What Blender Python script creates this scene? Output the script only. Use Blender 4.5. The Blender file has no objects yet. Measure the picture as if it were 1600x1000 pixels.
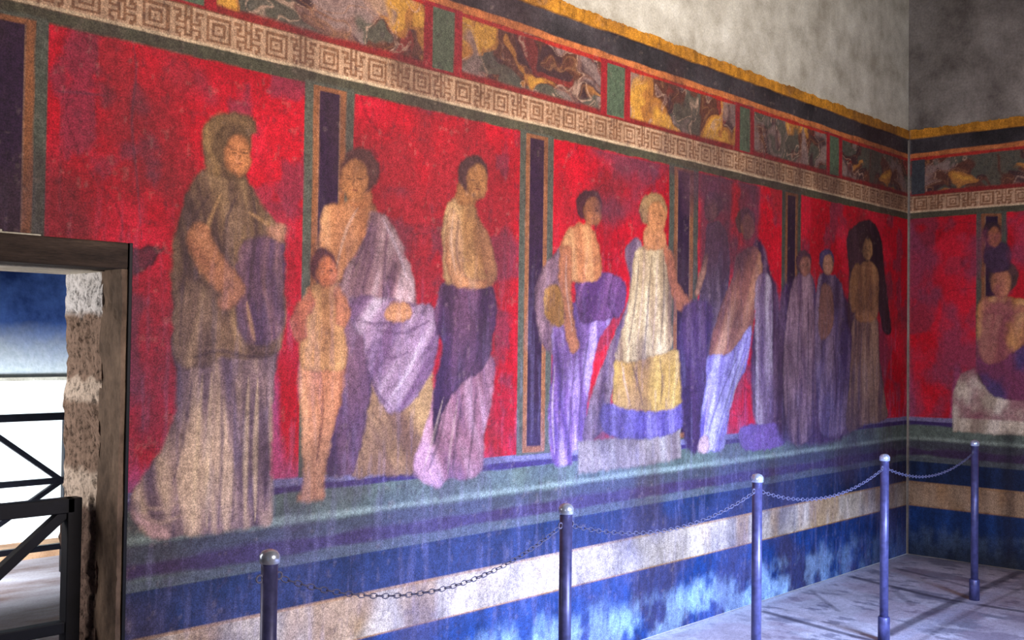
import bpy, bmesh, math, random
import numpy as np
from mathutils import Matrix, Vector

random.seed(7)
SC = bpy.context.scene
COL = SC.collection

# ------------------------------------------------------------------ camera
CAM = np.array([-8.0312, -3.3800, 1.5676])
YAW, PITCH, ROLL, FPX = 0.81584, 0.022355, 0.012879, 1659.5

def cam_axes(a, b, c):
    d = np.array([math.sin(a)*math.cos(b), math.cos(a)*math.cos(b), math.sin(b)])
    r = np.array([math.cos(a), -math.sin(a), 0.0])
    u = np.cross(r, d)
    return math.cos(c)*r + math.sin(c)*u, -math.sin(c)*r + math.cos(c)*u, d
AX_R, AX_U, AX_D = cam_axes(YAW, PITCH, ROLL)

cd = bpy.data.cameras.new('camera'); cam = bpy.data.objects.new('camera', cd); COL.objects.link(cam)
m = Matrix.Identity(4)
for i in range(3):
    m[i][0] = AX_R[i]; m[i][1] = AX_U[i]; m[i][2] = -AX_D[i]; m[i][3] = CAM[i]
cam.matrix_world = m
cd.sensor_width = 36; cd.lens = FPX/1600*36; cd.clip_start = 0.05
SC.camera = cam

# ------------------------------------------------------------------ colour management, world, lights
SC.view_settings.view_transform = 'Standard'; SC.view_settings.look = 'None'
SC.view_settings.gamma = 1.0; SC.view_settings.use_curve_mapping = False
SC.view_settings.exposure = 0.0
w = bpy.data.worlds.new('sky'); SC.world = w; w.use_nodes = True
w.node_tree.nodes['Background'].inputs[0].default_value = (0.55, 0.68, 1.0, 1)
w.node_tree.nodes['Background'].inputs[1].default_value = 0.35

def area(name, loc, target, sx, sy, power, color, spread=180):
    l = bpy.data.lights.new(name, 'AREA'); l.shape = 'RECTANGLE'; l.size = sx; l.size_y = sy
    l.energy = power; l.color = color; l.spread = math.radians(spread)
    o = bpy.data.objects.new(name, l); COL.objects.link(o); o.location = loc
    o.rotation_euler = (Vector(target)-Vector(loc)).to_track_quat('-Z', 'Y').to_euler()
    return o
# daylight entering the big opening opposite the painted wall: warm from high up, blue sky light low down
area('window_daylight', (-4.3, -4.7, 3.7), (-3.7, 0, 4.0), 1.6, 0.8, 70, (1.0, 0.93, 0.86), 95)
area('opening_daylight', (-5.3, -4.9, 2.3), (-5.0, 0, 1.9), 1.6, 1.4, 56, (1.0, 0.87, 0.80), 80)
area('doorway_daylight', (-4.0, -4.4, 1.5), (-3.5, 0, -0.75), 1.4, 1.0, 180, (0.40, 0.56, 1.0), 74)
area('entrance_daylight', (-9.3, -3.9, 1.9), (0, -1.9, 1.2), 1.4, 1.8, 27, (1.0, 0.90, 0.88), 40)
# daylight in the room behind the doorway, then an added fill lamp
area('portico_daylight', (-6.7, 3.2, 0.55), (-4.9, 4.4, 0.45), 1.0, 0.5, 62, (0.84, 0.92, 1.0), 80)
area('jamb_fill', (-7.30, 0.85, 1.35), (-6.35, 0.2, 1.15), 0.5, 1.0, 17, (1.0, 0.93, 0.88))  # added lamp in mid-room, only to brighten the stone jamb

# ------------------------------------------------------------------ helpers
def lin(c):
    c = np.asarray(c, float)/255.0
    return np.where(c <= 0.04045, c/12.92, ((c+0.055)/1.055)**2.4)

def ray(u, v):
    return AX_R*((u-800)/FPX) + AX_U*(-(v-500)/FPX) + AX_D

def on(u, v, axis, val):
    d = ray(u, v); return CAM + (val-CAM[axis])/d[axis]*d

def tag(o, label=None, cat=None, group=None, kind=None):
    if label: o['label'] = label
    if cat: o['category'] = cat
    if group: o['group'] = group
    if kind: o['kind'] = kind
    return o

def empty(name, loc=(0, 0, 0), parent=None):
    o = bpy.data.objects.new(name, None); COL.objects.link(o); o.location = loc
    o.empty_display_size = 0.1
    if parent: o.parent = parent
    return o

def obj(name, bm, mat, parent=None, smooth=False):
    me = bpy.data.meshes.new(name)
    bmesh.ops.recalc_face_normals(bm, faces=bm.faces)
    bm.to_mesh(me); bm.free()
    if smooth:
        for p in me.polygons: p.use_smooth = True
    me.materials.append(mat)
    o = bpy.data.objects.new(name, me); COL.objects.link(o)
    if parent: o.parent = parent
    return o

def box(bm, x0, x1, y0, y1, z0, z1, bevel=0.0):
    r = bmesh.ops.create_cube(bm, size=1)
    vs = r['verts']
    for v in vs:
        v.co = Vector(((x0+x1)/2+v.co.x*(x1-x0), (y0+y1)/2+v.co.y*(y1-y0), (z0+z1)/2+v.co.z*(z1-z0)))
    if bevel:
        es = set(e for v in vs for e in v.link_edges)
        bmesh.ops.bevel(bm, geom=list(es), offset=bevel, segments=2, affect='EDGES', profile=0.5)

def bar(bm, p, q, w_, h_, bevel=0.003):
    p = Vector(p); q = Vector(q); d = q-p; L = d.length
    x = d.normalized(); up = Vector((0, 0, 1))
    if abs(x.dot(up)) > 0.98: up = Vector((0, 1, 0))
    y = up.cross(x).normalized(); z = x.cross(y)
    r = bmesh.ops.create_cube(bm, size=1); vs = r['verts']
    for v in vs:
        v.co = p + x*((v.co.x+0.5)*L) + y*(v.co.y*w_) + z*(v.co.z*h_)
    if bevel:
        es = set(e for v in vs for e in v.link_edges)
        bmesh.ops.bevel(bm, geom=list(es), offset=bevel, segments=2, affect='EDGES', profile=0.5)

def lathe(bm, prof, n=28, c=(0, 0, 0)):
    rings = []
    for r, z in prof:
        rings.append([bm.verts.new((c[0]+r*math.cos(2*math.pi*i/n), c[1]+r*math.sin(2*math.pi*i/n), c[2]+z)) for i in range(n)])
    for a, b in zip(rings, rings[1:]):
        for i in range(n):
            bm.faces.new((a[i], a[(i+1) % n], b[(i+1) % n], b[i]))
    bm.faces.new(rings[0]); bm.faces.new(rings[-1])

# value noise on numpy arrays
def _hash(ix, iy, seed):
    h = (ix.astype(np.int64)*374761393 + iy.astype(np.int64)*668265263 + seed*1442695041) & 0xffffffff
    h = ((h ^ (h >> 13))*1274126177) & 0xffffffff
    return ((h ^ (h >> 16)) & 0xffff)/65535.0

def vnoise(x, y, seed=0):
    ix = np.floor(x); iy = np.floor(y); fx = x-ix; fy = y-iy
    fx = fx*fx*(3-2*fx); fy = fy*fy*(3-2*fy)
    a = _hash(ix, iy, seed); b = _hash(ix+1, iy, seed); c = _hash(ix, iy+1, seed); d = _hash(ix+1, iy+1, seed)
    return (a*(1-fx)+b*fx)*(1-fy)+(c*(1-fx)+d*fx)*fy

def fbm(x, y, seed=0, oct_=4):
    s = 0; a = 0.5; t = 0
    for k in range(oct_):
        s = s + a*vnoise(x*2**k, y*2**k, seed+k*17); t += a; a *= 0.5
    return s/t

def sstep(x, a, b):
    t = np.clip((x-a)/(b-a), 0, 1); return t*t*(3-2*t)

# ------------------------------------------------------------------ materials
def nodes_of(name, rough=0.8, spec=0.3):
    m_ = bpy.data.materials.new(name); m_.use_nodes = True
    nt = m_.node_tree; b = nt.nodes['Principled BSDF']
    b.inputs['Roughness'].default_value = rough
    b.inputs['Specular IOR Level'].default_value = spec
    return m_, nt, b

def noise(nt, scale, detail=6, rough=0.6, vec=None, dim='3D'):
    n = nt.nodes.new('ShaderNodeTexNoise'); n.inputs['Scale'].default_value = scale
    n.inputs['Detail'].default_value = detail; n.inputs['Roughness'].default_value = rough
    if vec is not None: nt.links.new(vec, n.inputs['Vector'])
    return n

def ramp(nt, fac, stops):
    r = nt.nodes.new('ShaderNodeValToRGB'); nt.links.new(fac, r.inputs[0])
    e = r.color_ramp.elements
    while len(e) < len(stops): e.new(0.5)
    for el, (p, c) in zip(e, stops):
        el.position = p; el.color = (*c, 1)
    return r.outputs[0]

def mix(nt, a, b, fac, mode='MIX'):
    n = nt.nodes.new('ShaderNodeMix'); n.data_type = 'RGBA'; n.blend_type = mode
    for s, k in ((a, 6), (b, 7)):
        if isinstance(s, (tuple, list)): n.inputs[k].default_value = (*s[:3], 1)
        else: nt.links.new(s, n.inputs[k])
    if isinstance(fac, (int, float)): n.inputs[0].default_value = fac
    else: nt.links.new(fac, n.inputs[0])
    return n.outputs[2]

def coords(nt, scale=(1, 1, 1)):
    tc = nt.nodes.new('ShaderNodeTexCoord'); mp = nt.nodes.new('ShaderNodeMapping')
    mp.inputs['Scale'].default_value = scale
    nt.links.new(tc.outputs['Object'], mp.inputs['Vector'])
    return mp.outputs['Vector']

def bump(nt, b, h, strength=0.3, dist=0.01):
    n = nt.nodes.new('ShaderNodeBump'); n.inputs['Strength'].default_value = strength
    n.inputs['Distance'].default_value = dist
    nt.links.new(h, n.inputs['Height']); nt.links.new(n.outputs[0], b.inputs['Normal'])

def painted_mat(name, grain=0.62, rough=0.75, streak=0.35, bumpy=0.25):
    m_, nt, b = nodes_of(name, rough, 0.25)
    at = nt.nodes.new('ShaderNodeAttribute'); at.attribute_name = 'paint'
    v = coords(nt); vs = coords(nt, (1, 1, 0.12))
    n1 = noise(nt, 190, 3, 0.7, v); n2 = noise(nt, 38, 6, 0.7, v); n3 = noise(nt, 60, 5, 0.6, vs)
    g1 = ramp(nt, n1.outputs[0], [(0.34, (0.22,)*3), (0.50, (0.86,)*3), (0.68, (1.75,)*3)])
    g2 = ramp(nt, n2.outputs[0], [(0.32, (0.40, .36, .38)), (0.50, (.92, .90, .90)), (0.70, (1.35,)*3)])
    g3 = ramp(nt, n3.outputs[0], [(0.32, (0.70,)*3), (0.70, (1.28,)*3)])
    c = mix(nt, at.outputs['Color'], g2, grain, 'MULTIPLY')
    c = mix(nt, c, g3, streak, 'MULTIPLY')
    c = mix(nt, c, g1, grain, 'MULTIPLY')
    nt.links.new(c, b.inputs['Base Color'])
    bump(nt, b, n2.outputs[0], bumpy, 0.006)
    return m_

def two_tone(name, c1, c2, scale=6, c3=None, rough=0.85, bstr=0.4, bdist=0.01, fine=120, vscale=(1, 1, 1), spec=0.2):
    m_, nt, b = nodes_of(name, rough, spec)
    v = coords(nt, vscale)
    n = noise(nt, scale, 8, 0.65, v); n2 = noise(nt, fine, 4, 0.7, v)
    stops = [(0.35, tuple(lin(c1))), (0.62, tuple(lin(c2)))]
    if c3: stops.append((0.78, tuple(lin(c3))))
    c = ramp(nt, n.outputs[0], stops)
    g = ramp(nt, n2.outputs[0], [(0.3, (0.6,)*3), (0.7, (1.35,)*3)])
    c = mix(nt, c, g, 0.6, 'MULTIPLY')
    nt.links.new(c, b.inputs['Base Color'])
    bump(nt, b, n.outputs[0], bstr, bdist)
    return m_

def metal_paint(name, c1, c2, rough=0.45, metallic=0.2):
    m_, nt, b = nodes_of(name, rough, 0.5)
    n = noise(nt, 25, 6, 0.6, coords(nt))
    nt.links.new(ramp(nt, n.outputs[0], [(0.35, tuple(lin(c1))), (0.7, tuple(lin(c2)))]), b.inputs['Base Color'])
    b.inputs['Metallic'].default_value = metallic
    bump(nt, b, n.outputs[0], 0.15, 0.002)
    return m_

M_PAINT = painted_mat('fresco_paint')
M_FLOOR = painted_mat('worn_mosaic', 0.45, 0.55, 0.0, 0.4)
M_PLASTER = two_tone('grey_plaster', (160, 152, 136), (206, 200, 184), 4.5, (222, 218, 206), bstr=0.45, bdist=0.02, fine=90)
M_PLASTERB = two_tone('grey_brown_plaster', (92, 84, 78), (150, 142, 132), 2.0, (176, 168, 158), bstr=0.5, bdist=0.03, fine=60)
M_LOW_BOUNCE = two_tone('darkened_unseen_plaster', (70, 62, 56), (110, 100, 92), 2.0)  # for unseen walls and ceiling, darkened so they bounce less light
M_WOOD = two_tone('dark_beam_wood', (26, 20, 17), (62, 50, 42), 5, (84, 68, 56), vscale=(0.4, 3, 3), bstr=0.6, fine=80)
M_LINING = two_tone('brown_render', (70, 56, 46), (118, 98, 82), 7, (140, 118, 98), fine=70, vscale=(1, 1, .5))
M_BLACK = metal_paint('black_painted_steel', (6, 6, 11), (14, 14, 22), 0.5, 0.1)
M_BLACK.node_tree.nodes['Principled BSDF'].inputs['Specular IOR Level'].default_value = 0.2
M_POST = metal_paint('blue_grey_post_paint', (56, 56, 92), (84, 84, 132), 0.38, 0.25)
M_CAP = metal_paint('bright_steel_cap', (170, 180, 200), (205, 214, 232), 0.25, 0.6)
M_CHAIN = metal_paint('dull_chain_steel', (72, 72, 100), (104, 104, 132), 0.6, 0.0)

# ------------------------------------------------------------------ painting canvas: a fine grid of one flat surface
class Canvas:
    """plane: 'left' (y=0, s=x), 'back' (x=0, s=y) or 'floor' (z=0, s=x, t=y)"""
    def __init__(self, plane, s, t):
        self.plane = plane; self.s = s; self.t = t
        self.S, self.T = np.meshgrid(s, t)
        self.col = np.zeros(self.S.shape+(3,)); self.pid = np.zeros(self.S.shape, int)-1
        self.parts = []; self.gain = np.ones(self.S.shape)
        self.off = np.zeros(self.S.shape)
    def P(self, pts):
        out = []
        for u, v in pts:
            if self.plane == 'left': q = on(u, v, 1, 0.0); out.append((q[0], q[2]))
            elif self.plane == 'back': q = on(u, v, 0, 0.0); out.append((q[1], q[2]))
            else: q = on(u, v, 2, 0.0); out.append((q[0], q[1]))
        return np.array(out)
    def part(self, name, parent=None, label=None):
        self.parts.append((name, parent, label)); return len(self.parts)-1
    def win(self, a0, a1, b0, b1):
        i0 = max(0, np.searchsorted(self.s, a0)-1); i1 = min(len(self.s), np.searchsorted(self.s, a1)+1)
        j0 = max(0, np.searchsorted(self.t, b0)-1); j1 = min(len(self.t), np.searchsorted(self.t, b1)+1)
        return slice(j0, j1), slice(i0, i1)
    def put(self, w_, mask, color, part=None):
        c = np.asarray(color)
        if c.ndim == 1: c = lin(c)
        mk = mask[..., None]
        self.col[w_] = self.col[w_]*(1-mk) + c*mk
        if part is not None:
            pp = self.pid[w_]; pp[mask > 0.5] = part; self.pid[w_] = pp
    def rect(self, a0, a1, b0, b1, color, part=None, soft=0.003):
        w_ = self.win(a0-.02, a1+.02, b0-.02, b1+.02)
        S, T = self.S[w_], self.T[w_]
        if S.size == 0: return
        wob = (fbm(S*9, T*9, 5, 2)-.5)*0.006
        m_ = sstep(S-a0+wob, -soft, soft)*sstep(a1-S+wob, -soft, soft)*sstep(T-b0+wob, -soft, soft)*sstep(b1-T+wob, -soft, soft)
        self.put(w_, m_, color, part)
    def sdf(self, pts, S, T):
        d = np.full(S.shape, 1e9); inside = np.zeros(S.shape, bool)
        n = len(pts)
        for i in range(n):
            x0, y0 = pts[i]; x1, y1 = pts[(i+1) % n]
            ex, ey = x1-x0, y1-y0; L = ex*ex+ey*ey+1e-12
            k = np.clip(((S-x0)*ex+(T-y0)*ey)/L, 0, 1)
            d = np.minimum(d, (S-x0-k*ex)**2+(T-y0-k*ey)**2)
            c = ((y0 > T) != (y1 > T)) & (S < (x1-x0)*(T-y0)/(y1-y0+1e-12)+x0)
            inside ^= c
        d = np.sqrt(d); return np.where(inside, d, -d)
    def spline(self, pts, n=4, closed=True):
        p = np.array(pts, float); out = []; N = len(p)
        rng = range(N) if closed else range(N-1)
        for i in rng:
            a = p[(i-1) % N] if closed else p[max(i-1, 0)]
            b = p[i]; c = p[(i+1) % N] if closed else p[i+1]
            d = p[(i+2) % N] if closed else p[min(i+2, N-1)]
            for k in range(n):
                t = k/n
                out.append(0.5*((2*b)+(-a+c)*t+(2*a-5*b+4*c-d)*t*t+(-a+3*b-3*c+d)*t**3))
        if not closed: out.append(p[-1])
        return np.array(out)
    def shape(self, px, color, part=None, soft=0.010, fold=None, smooth=True, edge=0.35, raw=False, alpha=1.0, rough=0.022):
        pts = np.array(px, float) if raw else self.P(px)
        if smooth: pts = self.spline(pts, 4)
        a0, b0 = pts.min(0)-.03; a1, b1 = pts.max(0)+.03
        w_ = self.win(a0, a1, b0, b1); S, T = self.S[w_], self.T[w_]
        if S.size == 0: return
        d = self.sdf(pts, S, T) + (fbm(S*28, T*28, 9, 3)-.5)*rough
        m_ = sstep(d, -soft, soft)*alpha
        c = np.broadcast_to(lin(color), S.shape+(3,)).copy()
        if fold:
            ang, freq, dark, light = fold[:4]; seed = fold[4] if len(fold) > 4 else 3
            ca, sa = math.cos(math.radians(ang)), math.sin(math.radians(ang))
            ac = S*ca+T*sa; al = -S*sa+T*ca          # across / along the folds
            wv = ac + 0.05*(fbm(ac*3, al*3, seed, 3)-.5)
            f_ = fbm(wv*freq, al*freq*0.12+7, seed, 3)
            f_ = np.clip((f_-.5)*4.4, -1, 1)
            c = c*(1-np.clip(f_, 0, 1)[..., None]*.85) + lin(light)*np.clip(f_, 0, 1)[..., None]*.85
            g = np.clip(-f_, 0, 1)[..., None]*.85
            c = c*(1-g)+lin(dark)*g
        c = c*(0.78+0.44*fbm(S*14, T*14, 31, 3))[..., None]
        if edge:
            e_ = (1-sstep(d, 0.0, 0.022))*edge
            c = c*(1-e_[..., None]*0.75)
        self.put(w_, m_, c, part)
    def stroke(self, px, width, color, alpha=1.0, soft=0.5, raw=False, part=None):
        pts = np.array(px, float) if raw else self.P(px)
        if len(pts) > 2: pts = self.spline(pts, 4, False)
        wd = width
        a0, b0 = pts.min(0)-wd-.01; a1, b1 = pts.max(0)+wd+.01
        w_ = self.win(a0, a1, b0, b1); S, T = self.S[w_], self.T[w_]
        if S.size == 0: return
        d = np.full(S.shape, 1e9); ns = len(pts)-1
        for i_, ((x0, y0), (x1, y1)) in enumerate(zip(pts, pts[1:])):
            ex, ey = x1-x0, y1-y0; L = ex*ex+ey*ey+1e-12
            k = np.clip(((S-x0)*ex+(T-y0)*ey)/L, 0, 1)
            tp = (.15+.85*np.sin(math.pi*(i_+k)/ns)) if (ns > 3 and self.plane != 'floor') else 1.0
            d = np.minimum(d, np.sqrt((S-x0-k*ex)**2+(T-y0-k*ey)**2)/tp)
        self.put(w_, (1-sstep(d, wd*.5*(1-soft), wd*.5*(1+soft)))*alpha, color, part)
    def veil(self, mask, color):
        self.put((slice(None), slice(None)), mask, color)
    def build(self, root, offset, mat):
        """one mesh for every part"""
        J, I = self.pid.shape
        idx = np.arange(J*I).reshape(J, I)
        q = np.stack([idx[:-1, :-1], idx[:-1, 1:], idx[1:, 1:], idx[1:, :-1]], -1).reshape(-1, 4)
        fp = self.pid[:-1, :-1].reshape(-1)
        S, T, O = self.S.reshape(-1), self.T.reshape(-1), (self.off+offset).reshape(-1)
        if self.plane == 'left': co = np.stack([S, -O, T], -1)
        elif self.plane == 'back': co = np.stack([-O, S, T], -1); q = q[:, ::-1]
        else: co = np.stack([S, T, O], -1)
        colr = np.concatenate([np.clip(self.col, 0, 1).reshape(-1, 3), np.ones((J*I, 1))], -1)
        made = {}
        for k, (name, parent, label) in enumerate(self.parts):
            f_ = q[fp == k]
            if len(f_) == 0 and not any(p[1] == k for p in self.parts): continue
            par = root if parent is None else made[parent]
            if len(f_) == 0:
                o = empty(name, (0, 0, 0), par)
            else:
                used, inv = np.unique(f_, return_inverse=True); inv = inv.reshape(-1)
                me = bpy.data.meshes.new(name)
                me.vertices.add(len(used)); me.vertices.foreach_set('co', co[used].reshape(-1))
                me.loops.add(len(inv)); me.loops.foreach_set('vertex_index', inv.astype(np.int32))
                nf = len(f_); me.polygons.add(nf)
                me.polygons.foreach_set('loop_start', np.arange(nf, dtype=np.int32)*4)
                me.update(calc_edges=True)
                ca = me.color_attributes.new('paint', 'FLOAT_COLOR', 'POINT')
                ca.data.foreach_set('color', colr[used].reshape(-1).astype(np.float32))
                me.materials.append(mat)
                me.polygons.foreach_set('use_smooth', np.ones(nf, bool))
                o = bpy.data.objects.new(name, me); COL.objects.link(o)
                if par: o.parent = par
            if label: o['label'] = label
            made[k] = o
        return made

# ------------------------------------------------------------------ wall decoration bands (heights in metres)
Z_YEL = 3.245; Z_BLK = 3.178; Z_ORG = 3.068; Z_FRZ = 3.035; Z_MEA = 2.74; Z_OLV = 2.615; Z_RED = 2.565; Z_LED = 1.05
SPIRAL = ["###########", "#.........#", "#.#######.#", "#.#.....#.#", "#.#.###.#.#", "#.#.#.#.#.#", "#.#.###.#.#", "#.#.....#.#", "#.#######.#", "#.........#", "###########"]
KEY = ["##.#####.##", "#..#...#..#", "#.##.#.##.#", "#....#....#", "####.#.####", "#....#....#", "#.##.#.##.#", "#..#...#..#", "##.#.#.#.##", "...#.#.#...", "####.#.####"]

def borders(cv, parts, a0, a1):
    S, T = cv.S, cv.T
    W_ = (slice(None), slice(None))
    base = np.zeros(S.shape+(3,))
    def zone(z0, z1, color, part, wob=0.012, soft=0.004):
        wv = (fbm(S*6, T*2, 77+int(z0*100), 3)-.5)*wob
        m_ = sstep(T-z0+wv, -soft, soft)*sstep(z1-T+wv, -soft, soft)
        cv.put(W_, m_, color, part)
    n1 = fbm(S*5, T*5, 3, 5)[..., None]; n2 = fbm(S*22, T*7, 4, 4)[..., None]
    cv.pid[:] = np.where(T < 1.2, parts['ledge'], parts['olive']); cv.col[:] = lin((44, 50, 64))
    # top border
    zone(Z_BLK-.01, 4, lin((190, 128, 38))*(0.4+1.1*n2), parts['yellow'], 0)
    zone(Z_ORG-.01, Z_BLK, lin((62, 56, 58))*(0.1+1.8*n1**1.3), parts['black'])
    zone(Z_FRZ-.01, Z_ORG, lin((190, 112, 62))*(0.6+0.8*n2), parts['fillet'])
    # painted marble frieze: veined and blotched
    wx = S*7+3.0*(fbm(S*4, T*4, 11, 3)); wy = T*7+3.0*(fbm(S*4+9, T*4, 12, 3))
    f1 = fbm(wx*.9, wy*.9, 21, 3); f2 = fbm(wx*0.62+5, wy*0.62, 22, 3); f3 = fbm(wx*.9+9, wy*.9, 23, 3); f4 = fbm(wx*.7+19, wy*.7, 24, 3)
    c = lin((92, 56, 44))*np.ones(S.shape+(3,))
    def lay(c, m_, col): return c*(1-m_[..., None])+lin(col)*m_[..., None]
    c = lay(c, sstep(f1, .50, .62), (124, 92, 82))
    c = lay(c, sstep(f3, .52, .60)*.8, (60, 42, 46))
    c = lay(c, sstep(f4, .56, .62)*.8, (84, 84, 72))
    c = lay(c, sstep(-f4, -.36, -.30)*.8, (132, 50, 42))
    c = lay(c, sstep(f2, .56, .60)*.85, (178, 118, 56))
    c = lay(c, sstep(f2, .635, .66)*.85, (206, 150, 62))
    c = lay(c, sstep(f1, .58, .70)*.8, (140, 116, 108))
    c = lay(c, np.exp(-((f1-.54)/.012)**2)*.7, (186, 152, 128))
    c = lay(c, np.exp(-((f4-.5)/.010)**2)*.5, (150, 104, 70))
    zone(Z_MEA-.01, Z_FRZ, c, parts['frieze'])
    zone(Z_FRZ-.022, Z_FRZ-.002, (170, 44, 36), None)
    zone(Z_MEA-.01, Z_MEA+.03, (128, 38, 36), None, .02, .01)
    # key pattern band
    zone(Z_OLV-.006, Z_MEA, lin((130, 92, 66))*(0.7+0.6*n1), parts['key'])
    H = Z_MEA-Z_OLV; cw = 0.122
    cell = np.floor((S-a0)/cw); fx = (S-a0)/cw-cell; fy = (T-Z_OLV)/H
    pa = np.array([[ch == '#' for ch in r] for r in SPIRAL], float)
    pb = np.array([[ch == '#' for ch in r] for r in KEY], float)
    ix = np.clip((fx*11).astype(int), 0, 10); iy = np.clip(((fy-.04)/.92*11).astype(int), 0, 10)
    pat = np.where(cell.astype(int) % 2 == 0, pa[iy, ix], pb[iy, ix])
    pat = np.where((T > Z_OLV+.004) & (T < Z_MEA-.004), pat, 0)
    cv.put(W_, pat*.62*np.clip(.45+1.1*fbm(S*6, T*6, 33, 3), 0, 1), lin((204, 168, 134))*(0.6+0.8*n1))
    zone(Z_OLV-.004, Z_OLV+.008, (205, 180, 145), None, .004)
    zone(Z_RED-.01, Z_OLV-.004, lin((74, 70, 54))*(0.55+0.9*n1), parts['olive'])
    # socle
    zone(.985, Z_LED+.02, lin((118, 112, 146))*(0.6+0.8*n1), parts['ledge'])
    zone(.99, 1.018, (58, 42, 92), None, .01)
    zone(.715, .99, lin((92, 104, 96))*(0.45+1.1*fbm(S*12, T*9, 57, 4)[..., None]), parts['ledge'])
    zone(.876, .900, (132, 146, 136), None, .02, .012)
    zone(.815, .872, (66, 68, 76), None, .02, .014)
    zone(.752, .818, (60, 44, 74), None, .03, .016)
    zone(.715, .752, (80, 86, 92), None, .02, .008)
    zone(.552, .715, lin((20, 38, 74))*(0.3+1.4*fbm(S*18, T*4, 56, 4)[..., None]), parts['dark_upper'], .008)
    cream = lin((196, 178, 152))*(0.35+1.3*fbm(S*13, T*5, 41, 5)[..., None])
    cream = cream*(1-sstep(fbm(S*5, T*2, 43, 3), .5, .7)[..., None]*.6)+lin((176, 130, 62))*sstep(fbm(S*5, T*2, 43, 3), .5, .7)[..., None]*.6
    zone(.372, .556, cream, parts['cream'], .004)
    zone(.549, .556, (176, 128, 66), None, .004)
    zone(.372, .379, (170, 120, 60), None, .004)
    low = lin((20, 52, 106))*(0.35+1.3*fbm(S*16, T*5, 53, 4)[..., None])
    k = (sstep(.25+.22*(fbm(S*5, T*3, 51, 5)-.5)+.10*(fbm(S*34, T*6, 54, 3)-.5)-T, -.03, .12)*sstep(fbm(S*9, T*7, 52, 5), .30, .58)*.85*(.25+.75*sstep(-S, .4, 1.9)))[..., None]
    low = low*(1-k)+lin((140, 168, 196))*(0.55+fbm(S*20, T*8, 55, 4)[..., None])*k
    zone(-1, .372, low, parts['base'], .004)

def red_ground(cv, x0, x1, z0, z1, part, seed=1):
    w_ = cv.win(x0-.02, x1+.02, z0-.02, z1+.02); S, T = cv.S[w_], cv.T[w_]
    if S.size == 0: return
    wob = (fbm(S*14, T*14, seed, 2)-.5)*.007
    m_ = sstep(S-x0+wob, -.003, .003)*sstep(x1-S+wob, -.003, .003)*sstep(T-z0+wob, -.003, .003)*sstep(z1-T+wob, -.003, .003)
    n = fbm(S*4, T*3, seed+3, 5)
    c = lin((184, 15, 34))*(0.50+0.9*n)[..., None]
    st = sstep(fbm(S*6+3, T*5, seed+8, 5), .56, .68)*.55            # dark grey-violet stains
    c = c*(1-st[..., None])+lin((96, 52, 72))*st[..., None]
    hi = sstep(fbm(S*3+1, T*3+4, seed+12, 4), .55, .7)*.35           # fresher pink-red patches
    c = c*(1-hi[..., None])+lin((226, 40, 66))*hi[..., None]
    lo = sstep(fbm(S*8, T*1.6, seed+21, 4)-(T-1.05)*.55, .42, .62)*.42 # salt bloom low on the panel
    c = c*(1-lo[..., None])+lin((150, 96, 150))*lo[..., None]
    cr = np.exp(-((fbm(S*2.4, T*1.3, seed+30, 3)-.5)/.0035)**2)*.45   # hairline cracks
    c = c*(1-cr[..., None])+lin((70, 16, 30))*cr[..., None]
    cv.put(w_, m_, c, part)

def pilaster(cv, x0, x1, part, strip, z0=1.05, z1=Z_RED, dull=1.0):
    w = x1-x0
    def R(a, b, za, zb, c, p): cv.rect(x0+w*a, x0+w*b, za, zb, np.array(c)*dull, p)
    R(0, 1, z0-.005, z1+.012, (84, 86, 74), part)
    R(.17, .83, z0+.005, z1+.02-.022, (146, 92, 58), part)
    R(.29, .71, z0+.035, z1-.02, (50, 28, 52), strip)
    cv.stroke([(x0+w*.29, z0+.03), (x0+w*.29, z1-.02)], .005, (170, 130, 100), .5, raw=True)
    cv.stroke([(x0+w*.71, z0+.03), (x0+w*.71, z1-.02)], .005, (170, 130, 100), .5, raw=True)

def head(cv, part, cx, cy, w, h, skin, hair, look=0.3, cover=None):
    """a plain painted head: face oval, cap of hair, brow, eyes, nose, mouth"""
    def el(x, y, a, b, n=14): return [(x+a*math.cos(t), y+b*math.sin(t)) for t in [2*math.pi*k/n for k in range(n)]]
    hp = cv.part('hair' if cover is None else 'hood', part)
    cv.shape(el(cx-w*.07*np.sign(look), cy-h*.14, w*.60, h*.50), hair if cover is None else cover, hp, edge=.3)
    fp = cv.part('face', part)
    cv.shape(el(cx+w*.20*look, cy+h*.06, w*.42, h*.46), skin, fp, edge=.35, fold=(20, 14, tuple(np.array(skin)*.72), tuple(np.minimum(255, np.array(skin)*1.15)), 5))
    dk = tuple(np.array(skin)*.38); ex = cx+w*.26*look; ey = cy+h*.02
    sw = max(.004, w/420*.018*2)
    for sgn in (-1, 1):
        cv.stroke([(ex+sgn*w*.17-w*.07, ey), (ex+sgn*w*.17+w*.07, ey+h*.01)], sw*1.2, dk, .8)
        cv.stroke([(ex+sgn*w*.17-w*.09, ey-h*.08), (ex+sgn*w*.17+w*.09, ey-h*.07)], sw*.8, dk, .5)
    cv.stroke([(ex+w*.02, ey), (ex+w*.06*np.sign(look), ey+h*.15)], sw, dk, .55)
    cv.stroke([(ex-w*.08, ey+h*.24), (ex+w*.09, ey+h*.24)], sw, (120, 48, 40), .7)

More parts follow.
